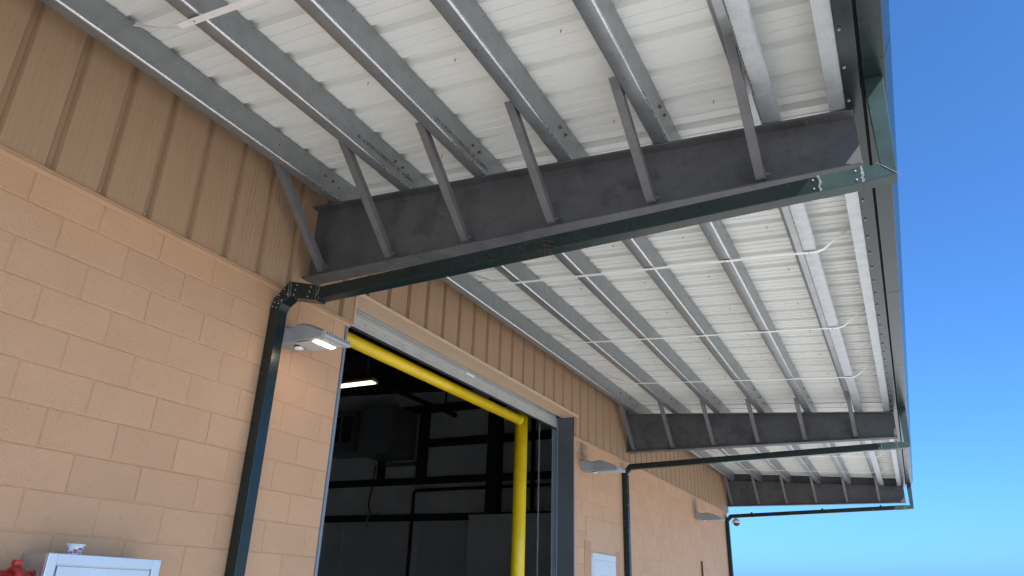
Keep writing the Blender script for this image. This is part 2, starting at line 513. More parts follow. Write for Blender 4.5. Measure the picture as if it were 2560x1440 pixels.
# purlins
def zsection(flip):
    """centre line of a Z section from the bottom lip to the top lip, u towards the eave, v up"""
    rb, fw, lip, t = .012, .092, .024, .0030
    def arc(cx, cz, a0, a1, n=4):
        return [(cx + rb*math.cos(R(a0+(a1-a0)*k/n)), cz + rb*math.sin(R(a0+(a1-a0)*k/n))) for k in range(n+1)]
    c = [(-fw-.014, .019), (-fw, .002), (-fw+.004, 0)]
    c += arc(-rb, rb, -90, 0)
    c += [(q[0], q[1]) for q in [(0, PH-rb)]][:0]
    if flip:                                   # Z: top flange on the other side
        c += [(0+rb-rb*math.cos(R(a)), PH-rb+rb*math.sin(R(a))) for a in (0, 30, 60, 90)]
        c += [(fw-.004, PH), (fw, PH-.002), (fw+.014, PH-.019)]
    else:                                      # C: both flanges point to the wall
        c += [(-rb+rb*math.cos(R(a)), PH-rb+rb*math.sin(R(a))) for a in (0, 30, 60, 90)]
        c += [(-fw+.004, PH), (-fw, PH-.002), (-fw+.002, PH-.022)]
    nrm = []
    for i in range(len(c)):
        a, b = c[max(i-1, 0)], c[min(i+1, len(c)-1)]
        d = math.hypot(b[0]-a[0], b[1]-a[1])
        nrm.append((-(b[1]-a[1])/d, (b[0]-a[0])/d))
    A = [(p[0]+n[0]*t/2, p[1]+n[1]*t/2) for p, n in zip(c, nrm)]
    B = [(p[0]-n[0]*t/2, p[1]-n[1]*t/2) for p, n in zip(c, nrm)]
    pts = A + B[::-1]
    global NSEC
    NSEC = len(c)
    return [(-p[0], p[1]) for p in pts] if flip else pts
PX = [.272, .934, 1.588, 2.246, 2.900, 3.462]
ENDS = [-5.75, 1.70, 8.52, 17.14]
def xat(k, y):                                 # the runs are not laid perfectly parallel
    if k == 5: return PX[5]
    q = min(1, max(0, (y-1.7)/7.4))
    return PX[k] + (.048, .042, .034, .022, .018)[k]*(1-q) - .010*q
def purlin(k, y0, y1, flip, off):
    # nested laps: the later length sits just below and beside the earlier one
    fn = lambda p, a: (xat(k, a) + (p[0]+off*.8)*ca + (p[1]+.0016)*sa, a, ztop(xat(k, a)) + off + .0016 - (p[0])*sa + p[1]*ca*1.0)
    sec = zsection(flip)
    return MB().prism(sec, y0, y1, fn, smooth=True)
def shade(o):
    o.data.materials.append(M['bend_highlight'])     # reflected highlight along the bend, painted in as brighter metal
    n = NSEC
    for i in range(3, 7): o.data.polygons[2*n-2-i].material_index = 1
    for m_ in o.data.polygons: m_.use_smooth = True
    e = o.modifiers.new('edges', 'EDGE_SPLIT'); e.split_angle = R(40)
    return o
TXT = '1684015  2C. 032-A84/15 14GA P-18'
for k, x in enumerate(PX):
    flip = k == 5
    for b in range(3):
        y0, y1 = ENDS[b], ENDS[b+1] + (.60 if b < 2 else 0)
        if flip and b == 1: y1 = 9.72
        if flip and b == 2: y0 = 9.10
        o = shade(purlin(k, y0, y1, flip, [.0, -.0042, -.0084][b] + .0084).build('purlin', 'galv_lit' if flip else 'galv', can))
        x = xat(k, y0+.2) if b else xat(k, 1.7)
        if b > 0 and not flip:
            yb = YB0 + (b-1)*BAY
            bl = MB(); hl = MB()
            ys = [y0+(.06 if b == 1 else .18), yb-.12] if b == 1 else [y0+.10, y0+.55, yb-.10]
            for ybb in ys:
                for vz in ((.112,) if b == 1 else (.125,)):
                    hexhead(bl, (x+.0055+vz*sa, ybb, ztop(x)+vz), (1, 0, 0), .011, .012)
            bl.build('lap_bolts', 'rust', o)
            for ybb, vz in ((yb-.04, .10), (y0-.42, .10)) if b == 1 else ((yb-.3, .08),):
                hl.tube([(x+.0042+vz*sa, ybb, ztop(x)+vz), (x+.0052+vz*sa, ybb, ztop(x)+vz)], .008, 10)
            hl.build('bolt_holes', 'black', o)
        if k in (1, 2) and b == 0:
            cu = bpy.data.curves.new('stencil', 'FONT'); cu.body = TXT; cu.size = .040; cu.space_character = 1.02
            tmp = bpy.data.objects.new('tmp', cu); COL.objects.link(tmp)
            dg = bpy.context.evaluated_depsgraph_get()
            me = bpy.data.meshes.new_from_object(tmp.evaluated_get(dg))
            bpy.data.objects.remove(tmp)
            me.materials.clear(); me.materials.append(M['ink'])
            w_ = max(v.co.x for v in me.vertices); sx = (.66 if k == 1 else .66)/w_
            for v in me.vertices:
                tx, ty = v.co.x*sx, v.co.y
                # upside down on the web, reading from the beam back towards the viewer
                yv, zv = -tx, -ty
                v.co = Vector((zv*sa, yv, zv))
            vz = .075 if k == 1 else .048
            st = place('stencil_lettering', me, (x+.0054+.0068+vz*sa, 2.0 if k == 1 else 1.98, ztop(x)+vz+.0084), o); st['kind'] = 'stuff'

# eave strut (a C channel) and the green eave trim
XE0, XE1 = 3.832, 3.916
ze = ztop(3.87)+.004
prof = [(XE0, 0), (XE1, 0), (XE1, .19), (XE0+.01, .19), (XE0+.01, .186), (XE1-.004, .186), (XE1-.004, .004), (XE0+.003, .004), (XE0+.003, .022), (XE0, .022)]
for y0, y1 in ((-5.75, 1.999), (2.001, 9.55), (9.552, 17.14)):
    MB().prism(prof, y0, y1, lambda p, a: (p[0], a, ze+p[1]+.0)).build('eave_strut', 'galv_lit', can, bevel=.0015)
prof = [(3.9175, -.004), (3.996, -.012), (3.999, -.011), (3.999, .19), (3.996, .19), (3.995, -.008), (3.9175, 0)]
for y0, y1 in ((-5.8, -1.6), (-1.6, 4.4), (4.4, 10.4), (10.4, 17.16)):
    tr = MB().prism(prof, y0, y1-.001, lambda p, a: (p[0], a, ze-.012+p[1])).build('eave_trim', 'green', can)
    nb = MB()
    q = math.ceil((y0-.10)/RP)
    while .10+q*RP < y1-.03:
        hexhead(nb, (3.934, .10+q*RP, ze-.0175), (.1, 0, -1), .0085, .010); q += 1
    nb.build('trim_screws', 'galv', tr)

# tapered rafter beams with welded flanges, flange braces below the purlins
def beam_parts(parent_thing, Y):
    bm_ = place('rafter_beam', MB().add([(0,0,0)], []).mesh('x', 'beam'), (1.97, Y+.075, .15), parent_thing)
    return bm_
def build_beam(Y, stub):
    XW, XE = -.02, 3.950
    t, fw, Z0, Z1 = .012, .152, .150, .146
    web = MB()
    zb = lambda x: Z0 + (Z1-Z0)*x/4
    yc = Y+fw/2
    web.add([(XW,yc-.004,zb(XW)),(XE,yc-.004,zb(XE)),(XE,yc-.004,ztop(XE)-t),(XW,yc-.004,ztop(XW)-t),
             (XW,yc+.004,zb(XW)),(XE,yc+.004,zb(XE)),(XE,yc+.004,ztop(XE)-t),(XW,yc+.004,ztop(XW)-t)],
            [(0,1,2,3),(5,4,7,6),(0,4,5,1),(1,5,6,2),(2,6,7,3),(3,7,4,0)])
    o = web.build('rafter_beam', 'beam', can)
    def flange(z_at, nm, x1):
        MB().add([(XW,Y,z_at(XW)),(x1,Y,z_at(x1)),(x1,Y+fw,z_at(x1)),(XW,Y+fw,z_at(XW)),
                  (XW,Y,z_at(XW)+t),(x1,Y,z_at(x1)+t),(x1,Y+fw,z_at(x1)+t),(XW,Y+fw,z_at(XW)+t)],
                 [(0,3,2,1),(4,5,6,7),(0,1,5,4),(1,2,6,5),(2,3,7,6),(3,0,4,7)]).build(nm, 'beam', o, bevel=.002)
    flange(lambda x: ztop(x)-t+.0005, 'top_flange', XE)
    flange(lambda x: zb(x)-t-.0005, 'bottom_flange', XE)
    bl = MB()
    for x in (3.70, 3.80): hexhead(bl, (x, Y+.035, ztop(x)-t), (0, 0, -1), .014, .012)
    for x in (3.42,): pass
    bl.build('flange_bolts', 'beam', o)
    cl = MB()
    for x in [xat(n_, Y+.07) for n_ in range(1, 5)]:   # rusty clip plates between beam and purlin
        cl.box(x-.108, x-.100, Y+.03, Y+.10, ztop(x-.1)-.001, ztop(x-.1)+.07)
    cl.build('purlin_clips', 'rust', o)
    KX = [.185, .815, 1.452, 2.100, 2.760, 3.400]
    if Y > 5: KX = [q - (.05, .045, .04, .03, .03, 0)[n_] for n_, q in enumerate(KX)]
    for k, x in enumerate(KX):
        top = (1.31-YB0, ztop(x)+ (.012 if k < 5 else .120)) if True else None
        dyt = -.625 if k < 5 else -.66
        a = Vector((x, Y+.012, .166)); bvec = Vector((x, Y+dyt, ztop(x)+(.065 if k < 5 else .135)))
        d = (bvec-a).normalized()
        xx = Vector((1, 0, 0)); nn = xx.cross(d).normalized()
        if nn.y > 0: nn = -nn                 # nn points towards the near, lower side
        W, T = .052, .005
        prof = [(0, 0), (W, 0), (W, -W), (W-T, -W), (W-T, -T), (0, -T)]
        mb = MB().prism(prof, 0, (bvec-a).length, lambda p, s: a + xx*p[0] + nn*p[1] + d*s)
        bo = mb.build('flange_brace', 'brace', o)
        tb = MB().box(x+W+.001, x+W+.007, Y+.000, Y+.070, .158, .235)
        hexhead(tb, (x+W+.0075, Y+.012, .192), (1, 0, 0), .012, .014)
        tb.tube([(x+W+.02, Y+.012, .192), (x+W+.032, Y+.012, .192)], .006, 8)
        tb.build('brace_tab', 'brace', bo)
    return o
for i in range(-1, 3):
    build_beam(YB0+i*BAY, False)
# plate that closes the last bay between the beam and the roof
YE = YB0+2*BAY+.125
MB().add([(-.02,YE,ztop(-.02)+.002),(3.95,YE,ztop(3.95)+.002),(3.95,YE,ztop(3.95)+.189),(-.02,YE,ztop(-.02)+.189),
          (-.02,YE+.02,ztop(-.02)+.002),(3.95,YE+.02,ztop(3.95)+.002),(3.95,YE+.02,ztop(3.95)+.189),(-.02,YE+.02,ztop(-.02)+.189)],
         [(0,1,2,3),(5,4,7,6),(0,4,5,1),(1,5,6,2),(2,6,7,3),(3,7,4,0)]).build('end_closure', 'beam', can)

# bracing straps under the purlins
def ribbon(pts, wdir, wd=.040, t=.0015):
    """flat strip through pts; wdir gives its width direction at each point"""
    mb = MB(); secs = []
    for i, p in enumerate(pts):
        p = Vector(p); w_ = Vector(wdir[i]).normalized()
        d = (Vector(pts[min(i+1, len(pts)-1)]) - Vector(pts[max(i-1, 0)])).normalized()
        n = d.cross(w_).normalized()
        secs.append([p - w_*wd/2 - n*t/2, p + w_*wd/2 - n*t/2, p + w_*wd/2 + n*t/2, p - w_*wd/2 + n*t/2])
    return mb.loft(secs)
for b in range(-1, 2):
    for q in (1, 2, 3):
        Y = YB0 + b*BAY + q*BAY/4 - .02
        if Y < -4.5: continue
        Yb_ = (0, 1, 0)
        under = lambda x: ztop(x)-.0035
        pts = [(.345, Y+.02, ztop(.3)+.178), (.47, Y+.02, ztop(.47)+.125), (.60, Y+.015, ztop(.6)+.066), (.72, Y+.006, ztop(.72)+.022), (.815, Y, under(.8)-.003)]
        ws = [(0, .25, .97), (0, .5, .86), (0, .8, .6), (0, .97, .2), Yb_]
        for x in (.9, 1.3, 1.6, 2.0, 2.246, 2.6, 2.9, 3.2, 3.50, 3.57):
            pts.append((x, Y, under(x) - (.006*math.sin(x*9+q) if x in (1.3, 2.0, 2.6, 3.2) else 0))); ws.append(Yb_)
        pts += [(3.62, Y+.004, under(3.62)+.020), (3.70, Y+.006, ztop(3.7)+.085), (3.829, Y+.01, ztop(3.83)+.183)]
        ws += [Yb_, Yb_, Yb_]
        so_ = ribbon(pts, ws).build('brace_strap', 'strap', can)
        sc_ = MB()
        for x in (xat(n_, Y) for n_ in range(1, 5)): hexhead(sc_, (x-.05, Y, under(x-.05)-.001), (0, 0, -1), .005, .004)
        hexhead(sc_, (3.51, Y, under(3.51)-.001), (0, 0, -1), .005, .004)
        sc_.build('strap_screws', 'galv', so_)

# ------------------------------------------------------------------ gutter
ZG = .492
gut = thing('eave_gutter', 'dark green box gutter running along the outer edge of the canopy', 'gutter', (4.08, 5.5, ZG))
gprof = [(4.018, ZG), (4.118, ZG), (4.122, ZG+.003), (4.166, ZG+.120), (4.164, ZG+.1215), (4.119, ZG+.005), (4.021, ZG+.003), (4.021, ZG+.140), (4.018, ZG+.140)]
for y0, y1 in ((-5.8, -1.6), (-1.6, 1.60), (1.60, 4.9), (4.9, 9.0), (9.0, 13.2), (13.2, 17.05)):
    gs = MB().prism(gprof, y0, y1-.0015, lambda p, a: (p[0], a, p[1])).build('gutter_length', 'green', gut)
    if 0 < y1 < 16:
        jp = [(4.0165, ZG-.0012), (4.119, ZG-.0012), (4.1235, ZG+.0025), (4.1615, ZG+.105), (4.160, ZG+.106), (4.121, ZG+.004), (4.118, ZG), (4.0165, ZG)]
        MB().prism(jp, y1-.007, y1+.006, lambda p, a: (p[0], a, p[1])).build('joint_seam', 'green', gs)
for yend in (17.05,):
    MB().prism([(4.018, ZG), (4.118, ZG), (4.16, ZG+.11), (4.018, ZG+.14)], yend, yend+.003, lambda p, a: (p[0], a, p[1])).build('end_cap', 'green', gut)
MB().box(4.0005, 4.0165, -5.8, 17.05, ZG+.03, ZG+.17).build('gap_shade_strip', 'black', gut)  # black strip put in for the shade in the gap behind the gutter

# ------------------------------------------------------------------ downspouts
def boxsec(c, d, upv, w, h, e=.008):
    """rounded rectangular ring; w along the horizontal side vector, h along the other"""
    d = Vector(d).normalized(); side = Vector(upv); oth = d.cross(side).normalized()
    c = Vector(c)
    q = []
    for sx, sy, first in ((-1,-1,0), (1,-1,1), (1,1,0), (-1,1,1)):
        a = c + side*(sx*(w/2-e)) + oth*(sy*h/2); b = c + side*(sx*w/2) + oth*(sy*(h/2-e))
        q += [a, b] if not first else [b, a][::-1]
    # order the ring by angle so that it never crosses itself
    q.sort(key=lambda p: math.atan2((p-c).dot(oth), (p-c).dot(side)))
    return q
def pipe(path, dirs, w=.086, h=.090, e=.003):
    mb = MB()
    ws = w if isinstance(w, tuple) else (w,)*len(path); hs = h if isinstance(h, tuple) else (h,)*len(path)
    mb.loft([boxsec(p, d, (0, 1, 0), ww, hh, e) for p, d, ww, hh in zip(path, dirs, ws, hs)])
    return mb
def downspout(Y, zl, zr, label, extra):
    """zl, zr: height of the leader's top at the wall and at the eave"""
    yc = Y+.043
    t = thing('downspout', label, 'downspout', (.05, yc, -H), 'green downspouts along the wall')
    pd = math.atan2(zr-zl, 3.5)
    ez = zl-.05                                # centre line height of the leader near the wall
    def seal(c, d, w=.094, h=.098, ln=.016):
        c = Vector(c); d = Vector(d).normalized()
        mb = MB(); secs = []
        for k in range(4):
            s = (k/3-.5)*ln + random.uniform(-.003, .003)
            ring = boxsec(c + d*s, d, (0, 1, 0), w-.004*(k in (0, 3))+random.uniform(-.002,.001), h-.004*(k in (0, 3))+random.uniform(-.002,.001), .012)
            secs.append([p + d*random.uniform(-.005, .005) for p in ring])
        return mb.loft(secs, True)
    vx = .0475
    ld = Vector((math.cos(pd), 0, math.sin(pd)))
    Rr = Vector((3.93, yc, zr-.05))
    st = MB().box(.001, .004, Y-.03, Y-.001, -2.6, -2.57).box(.001, .004, Y+.087, Y+.116, -2.6, -2.57)
    st.build('wall_strap', 'green', t)
    if extra:        # chunky gored elbow
        P = [Vector((vx, yc, zl-.115)), Vector((vx+.022, yc, zl-.055)), Vector((.165, yc, zl+.022)), Vector((.435, yc, zl-.048))]
        D = [Vector((.12,0,.99)), Vector((.45,0,.9)), Vector((.97,0,.1)), ld]
        W = (.088, .094, .098, .098); HH = (.092, .100, .124, .112)
        for k in range(3):
            pipe([P[k], P[k+1]], [D[k], D[k+1]], (W[k]+.001*k, W[k+1]+.001*k), (HH[k]+.001*k, HH[k+1]+.001*k)).build('elbow_gore', 'green', t)
        L0 = P[3]
        d0 = ld
        vtop, vd = P[0], D[0]
    else:            # plain 45 degree elbow
        P = [Vector((vx, yc, zl-.155)), Vector((vx+.100, yc, zl-.055))]
        D = [Vector((.383,0,.924)), Vector((.924,0,.383))]
        pipe(P, D, .088, .094).build('elbow_gore', 'green', t)
        L0 = P[1]; d0 = D[1]
        vtop, vd = P[0], D[0]
    vp = pipe([(vx, yc, -H+.02), tuple(vtop)], [(0,0,1), vd]).build('vertical_pipe', 'green', t)
    ld = (Rr-L0).normalized()
    Q = L0 + ld*((3.73-L0.x)/ld.x)
    lead = pipe([L0+ld*.001, Q], [d0, ld]).build('leader_pipe', 'green', t)
    pipe([Q+ld*.001, Rr], [ld, ld], .088, .092).build('leader_end', 'green_sunlit', t)
    # outlet: mitred corner and drop from the gutter
    xd = 4.050
    pipe([Rr+ld*.001, Vector((xd, yc, zr-.05))], [ld, Vector((1,0,1)).normalized()], .089, .093).build('corner_elbow', 'green_sunlit', t)
    dr = pipe([Vector((xd, yc, zr-.05)), Vector((xd+.012, yc, ZG+.012))], [Vector((1,0,1)).normalized(), Vector((.03,0,1))], .088, .092).build('outlet_drop', 'green_sunlit', t)
    mi = MB()
    for k in range(10):
        f0 = k/10
        p0 = Vector((xd-.062+.118*f0, Y-.0025, zr-.112+.118*(1-f0)+.0)) if False else Vector((xd-.05+.10*f0, Y-.0025, zr-.0-.10*f0))
        mi.tube([p0, p0+Vector((.0105, random.uniform(-.001, .001), -.0105))], random.uniform(.0012, .0026), 6)
    mi.build('mitre_sealant', 'sealant', dr)
    def smear(x0, z0, z1, wd, nm):              # smeared sealant on the near face of a joint
        mb = MB(); n = 7; vs_ = []
        for k in range(n+1):
            zz = z0+(z1-z0)*k/n
            a = x0+random.uniform(-.004, .004); b = a+wd*random.uniform(.5, 1.2)
            vs_ += [(a, Y-.0028, zz), (b, Y-.0032, zz)]
        mb.add(vs_, [(2*k, 2*k+1, 2*k+3, 2*k+2) for k in range(n)]).build(nm, 'sealant', t)
    zq = Q.z
    smear(3.728, zq-.046, zq+.046, .011 if extra else .006, 'joint_sealant')
    smear(3.926, Rr.z-.046, Rr.z+.046, .012 if extra else .008, 'joint_sealant')
    rv = MB()
    def rivet(c): rv.tube([(c.x, Y-.0015, c.z), (c.x, Y-.0055, c.z)], .0040, 8)
    for xx in (3.705, 3.905):
        for hh in (-.026, .024): rivet(Vector((xx, yc, (zq if xx < 3.8 else Rr.z)+hh)))
    if extra:
        for k, hs in ((0, (-.02, .02)), (1, (-.03, .03)), (2, (-.038, .0, .036))):
            for tt in (.25, .75):
                c = P[k].lerp(P[k+1], tt); nn = (P[k+1]-P[k]).normalized(); oo = Vector((-nn.z, 0, nn.x))
                for hh in hs:
                    q = c + oo*hh; rv.tube([(q.x, Y-.004, q.z), (q.x, Y-.011, q.z)], .0040, 8)
        for k in (1, 2, 3):
            for rep_ in range(2):
                c = P[k]; dd = D[k].normalized(); oo = Vector((-dd.z, 0, dd.x)); hh_ = HH[k]/2
                mb = MB(); vs_ = []
                for q in range(9):
                    f_ = -1+2*q/8; pnt = c + oo*(hh_*f_) + dd*(random.uniform(-.006, .006)+.02*rep_)
                    ww = random.uniform(.0015, .006)
                    vs_ += [(pnt.x-ww, Y-.0085, pnt.z), (pnt.x+ww, Y-.0088, pnt.z)]
                mb.add(vs_, [(2*q, 2*q+1, 2*q+3, 2*q+2) for q in range(8)]).build('gore_sealant', 'sealant', t)
    else:
        for hh in (-.02, .02):
            c = P[0].lerp(P[1], .5); rivet(c + Vector((hh*.7, 0, -hh*.7)))
    rv.build('rivets', 'rivet', t)
    return t
downspout(1.752, -.082, -.008, 'nearest dark green downspout with scuffed elbow beside the lit wall lamp', True)
downspout(9.39, -.062, .052, 'dark green downspout left of the far blank block wall, second from camera', False)
d3 = downspout(16.86, -.062, .062, 'farthest dark green downspout at the building corner below the dome camera', False)
# the far one has clamp bands
cb = MB()
for xx in (.62, 2.2, 3.42): cb.box(xx, xx+.035, 16.854, 16.952, -.168+.035*xx, -.055+.035*xx)
cb.build('clamp_bands', 'green', d3)

# ------------------------------------------------------------------ wall lamps
def wall_lamp(Y, zb, lit, label, dx=1.0):
    t = thing('wall_lamp', label, 'wall lamp', (0, Y, zb), 'grey wall lamps above the doors')
    def sec(x, hn, hf, b, tt, e=.02):
        return [(x*dx, Y-hn, zb+b+e*.4), (x*dx, Y-hn+e*.4, zb+b), (x*dx, Y+hf-e*.4, zb+b), (x*dx, Y+hf, zb+b+e*.4),
                (x*dx, Y+hf, zb+tt-e), (x*dx, Y+hf-e*1.5, zb+tt), (x*dx, Y-hn+e*1.5, zb+tt), (x*dx, Y-hn, zb+tt-e)]
    MB().loft([sec(.002, .115, .115, 0, .145), sec(.03, .11, .11, -.004, .143), sec(.12, .098, .098, -.010, .118), sec(.195, .096, .096, -.012, .122)]).build('mount_arm', 'lampgrey', t)
    hd = MB().loft([sec(.1955, .108, .108, -.0125, .130), sec(.24, .115, .115, -.014, .126), sec(.32, .128, .128, -.018, .104), sec(.41, .132, .132, -.022, .066), sec(.475, .132, .132, -.022, .030, .012)]).build('lamp_head', 'lampgrey', t)
    fr = MB().box(.476*dx, .510*dx, Y-.134, Y+.134, zb-.022, zb-.006)
    n = 11
    for k in range(n):
        yy = Y-.132+.264*k/(n-1)
        fr.box(.477*dx, .509*dx, yy-.003, yy+.003, zb-.0055, zb+.020)
    fr.build('heat_sink', 'lamplight', t)
    MB().box(.475*dx, .4765*dx, Y-.128, Y+.128, zb-.004, zb+.017).build('sink_recess', 'black', t)
    MB().box(.20*dx, .466*dx, Y-.098, Y+.098, zb-.0255, zb-.019).build('bottom_door', 'lamplight', t, bevel=.003)
    sn = MB().tube([(.15*dx, Y, zb-.008), (.15*dx, Y, zb-.018)], .037, 20); sn.build('sensor_gasket', 'black', t)
    MB().tube([(.15*dx, Y, zb-.0185), (.15*dx, Y, zb-.030), (.15*dx, Y, zb-.033)], [.034, .033, .026], 20).build('motion_sensor', 'lens', t)
    le = MB()
    le.box(.375*dx, .408*dx, Y-.092, Y+.094, zb-.0285, zb-.0265)
    le.build('led_strip', 'led' if lit else 'lamplight', t)
    dots = MB()
    for k in range(9):
        yy = Y-.085+.0215*k
        dots.tube([(.372*dx, yy, zb-.027), (.372*dx, yy, zb-.031)], .007, 8)
    dots.build('led_lenses', 'led' if lit else 'lamplight', t)
    return t
wall_lamp(1.945, -.420, True, 'lit wall lamp beside the nearest downspout, left of the open door')
wall_lamp(7.80, -.425, False, 'grey wall lamp right of the open door above the pale panel', 1.1)
wall_lamp(14.05, -.465, False, 'farthest grey wall lamp near the building corner', 1.1)

# ------------------------------------------------------------------ dome camera at the corner
t = thing('security_camera', 'small white dome camera on the far building corner', 'camera', (.25, 17.0, -.30))
MB().tube([(.003, 17.0, -.15), (.03, 17.0, -.15)], .05, 16).build('wall_plate', 'camwhite', t)
MB().tube([(.03, 17.0, -.15), (.17, 17.0, -.13), (.235, 17.0, -.15), (.245, 17.0, -.19)], .022, 12).build('bracket_arm', 'camwhite', t)
MB().tube([(.245, 17, -.165), (.245, 17, -.19), (.245, 17, -.235), (.245, 17, -.265)], [.03, .075, .105, .105], 24).build('camera_housing', 'camwhite', t)
MB().tube([(.245, 17, -.2655), (.245, 17, -.30), (.245, 17, -.325), (.245, 17, -.338)], [.078, .074, .048, .012], 20).build('glass_dome', 'dome', t)

# ------------------------------------------------------------------ roller door
rd = thing('roller_door', 'raised galvanised slat roller door at the head of the open doorway', 'roller door', (-.26, 5.0, .10))
sec = [(-.250, 0), (-.243, .006), (-.243, .058), (-.250, .066), (-.256, .066), (-.251, .058), (-.251, .006), (-.256, 0)]
z = .142
for k in range(6):
    MB().prism(sec, DY0-.02, DY1-.035, lambda p, a: (p[0]-.001*(k % 2), a, z+p[1])).build('slat', 'slat', rd)
    z += .067
MB().box(-.262, -.238, DY0-.02, DY1-.035, .118, .1415).build('bottom_bar', 'slat', rd, bevel=.002)
MB().box(-.258, -.244, DY0-.02, DY1-.035, .098, .1175).build('bottom_seal', 'rubber', rd)
rv = MB()
yy = DY0+.2
while yy < DY1-.1:
    rv.tube([(-.2425, yy, .175), (-.2400, yy, .175)], .006, 8); yy += .30
rv.build('slat_rivets', 'sealant', rd)
MB().box(-.2424, -.2415, 4.93, 5.11, .217, .245).build('maker_sticker', 'sticker', rd)
for ya, yb in ((DY0-.03, DY0-.002), (DY1-.036, DY1-.0085)):
    gr = MB().box(-.238, -.232, ya, yb, -H, .26).box(-.312, -.304, ya, yb, -H, .26)
    (gr.box(-.3035, -.2385, yb-.006, yb, -H, .26) if yb > 5 else gr.box(-.3035, -.2385, ya, ya+.006, -H, .26))
    gr.build('guide_rail', 'jamb_light', rd, bevel=.0015)
tag(MB().tube([(-.34, 7.20, -H+.8), (-.34, 7.20, .5)], .004, 6).build('tmp', 'galv'), None)
bpy.data.objects.remove(bpy.data.objects['tmp'])
# hand chain: interlocking links
ch = thing('hoist_chain', 'thin steel hand chain hanging inside the right door edge', 'chain', (-.36, 7.10, -2.6))
link = MB()
path = [(.0, .008*math.cos(a), .016*math.sin(a)) for a in [2*math.pi*k/8 for k in range(9)]]
link.tube(path, .0028, 5, cap=False)
lk = [link.mesh('chain_link', 'galv')]
l2 = MB(); l2.tube([(p[1], p[0], p[2]) for p in path], .0028, 5, cap=False)
lk.append(l2.mesh('chain_link', 'galv'))
n = 0; zz = .45
allc = MB()
while zz > -2.6:
    src = (link, l2)[n % 2]
    allc.add([(x-.36, y+7.10, z_+zz) for x, y, z_ in src.v], src.f, True)
    zz -= .026; n += 1
tag(allc.build('chain_links', 'galv', ch), kind='stuff')

# ------------------------------------------------------------------ yellow pipe guard inside the door
pg = thing('pipe_guard', 'bright yellow steel pipe guard frame just inside the open door', 'pipe guard', (-.45, 5.0, -H))
PXg = -.45
MB().tube([(PXg, 6.73, -H), (PXg, 6.73, .20)], .086, 28).build('post', 'yellow', pg)
MB().tube([(PXg, 1.9, -H), (PXg, 1.9, .20)], .086, 28).build('post', 'yellow', pg)
MB().tube([(PXg, 1.97, .088), (PXg, 6.67, .088)], .063, 28).build('top_rail', 'yellow', pg)
MB().tube([(PXg, 6.628, .088), (PXg, 6.652, .088)], [.064, .070], 28).build('weld_bead', 'yellow', pg)

# ------------------------------------------------------------------ inside the hall
lf = thing('strip_light', 'lit fluorescent strip light hanging in the dark hall', 'strip light', (-5.0, 8.68, 1.5))
MB().prism([(8.56, 1.56), (8.60, 1.60), (8.76, 1.60), (8.80, 1.56), (8.80, 1.535), (8.775, 1.55), (8.585, 1.55), (8.56, 1.535)], -5.75, -4.52, lambda p, a: (a, p[0], p[1])).build('reflector_housing', 'slat', lf)
for yy in (8.61, 8.68, 8.75):
    MB().tube([(-5.72, yy, 1.532), (-4.55, yy, 1.532)], .0125, 10).build('tube', 'tube', lf)
MB().tube([(-4.7, 8.68, 1.60), (-4.7, 8.68, 4.2)], .004, 5).build('hanger_wire', 'darksteel', lf)
MB().tube([(-5.6, 8.68, 1.60), (-5.6, 8.68, 4.2)], .004, 5).build('hanger_wire', 'darksteel', lf)

sp = thing('sprinkler_pipe', 'dark red sprinkler main running under the hall ceiling', 'pipe', (-6.75, 11, 2.5))
MB().tube([(-6.75, 3, 2.5), (-6.75, 15.06, 2.5)], .06, 14).build('main_pipe', 'darkred', sp)
MB().tube([(-6.75, 14.98, 2.5), (-6.75, 15.12, 2.5)], .072, 14).build('end_cap', 'darkred', sp)
MB().tube([(-6.75, 11.17, 2.55), (-6.75, 11.17, 4.2)], .035, 10).build('riser', 'darkred', sp)
MB().tube([(-6.75, 14.6, 2.55), (-6.75, 14.6, 4.2)], .03, 8).build('hanger', 'darksteel', sp)

fp = thing('standpipe', 'dark red pipe elbow running along the inside end wall', 'pipe', (-9.05, 16.75, -H))
arcp = [(-9.05, 16.75, .64)] + [(-9.05+.12-.12*math.cos(R(a)), 16.75, .64+.12*math.sin(R(a))) for a in (30, 60, 90)]
MB().tube([(-9.05, 16.75, -H)] + arcp, .05, 12).build('riser', 'darkred', fp)
MB().tube([(-8.92, 16.75, .76), (-.5, 16.75, .80)], .045, 12).build('branch', 'darkred', fp)
fp2 = thing('riser_pipe', 'dark red vertical pipe behind the hand chain', 'pipe', (-4.9, 16.4, -H))
MB().tube([(-4.95, 16.4, -H), (-4.95, 16.4, 2.6)], .06, 12).build('pipe', 'darkred', fp2)
for zz in (-1.5, .4, 2.0): MB().tube([(-4.95, 16.4, zz), (-4.95, 16.4, zz+.10)], .075, 12).build('coupling', 'darkred', fp2)

du = thing('air_handler', 'dark sheet metal air handler box hung on the inside end wall', 'air handler', (-10.9, 15.9, 1.7))
MB().box(-12.1, -10.75, 15.6, 16.85, 1.95, 3.05).build('cabinet', 'duct', du, bevel=.02)
for xx in (-12.0, -11.55, -11.1): MB().box(xx, xx+.35, 15.585, 15.599, 2.1, 2.9).build('louvre_panel', 'darksteel', du)
MB().box(-12.15, -10.7, 15.55, 16.85, 1.86, 1.94).build('drain_pan', 'galv', du)
dh = thing('wall_duct', 'dark sheet metal duct hood through the end wall opening', 'duct', (-9.7, 16.2, 1.7))
MB().box(-10.40, -9.20, 15.55, 16.84, 1.68, 3.12).build('hood', 'duct', dh, bevel=.01)
MB().box(-10.30, -10.22, 15.535, 15.549, 1.8, 3.0).build('hood_seam', 'galv', dh)

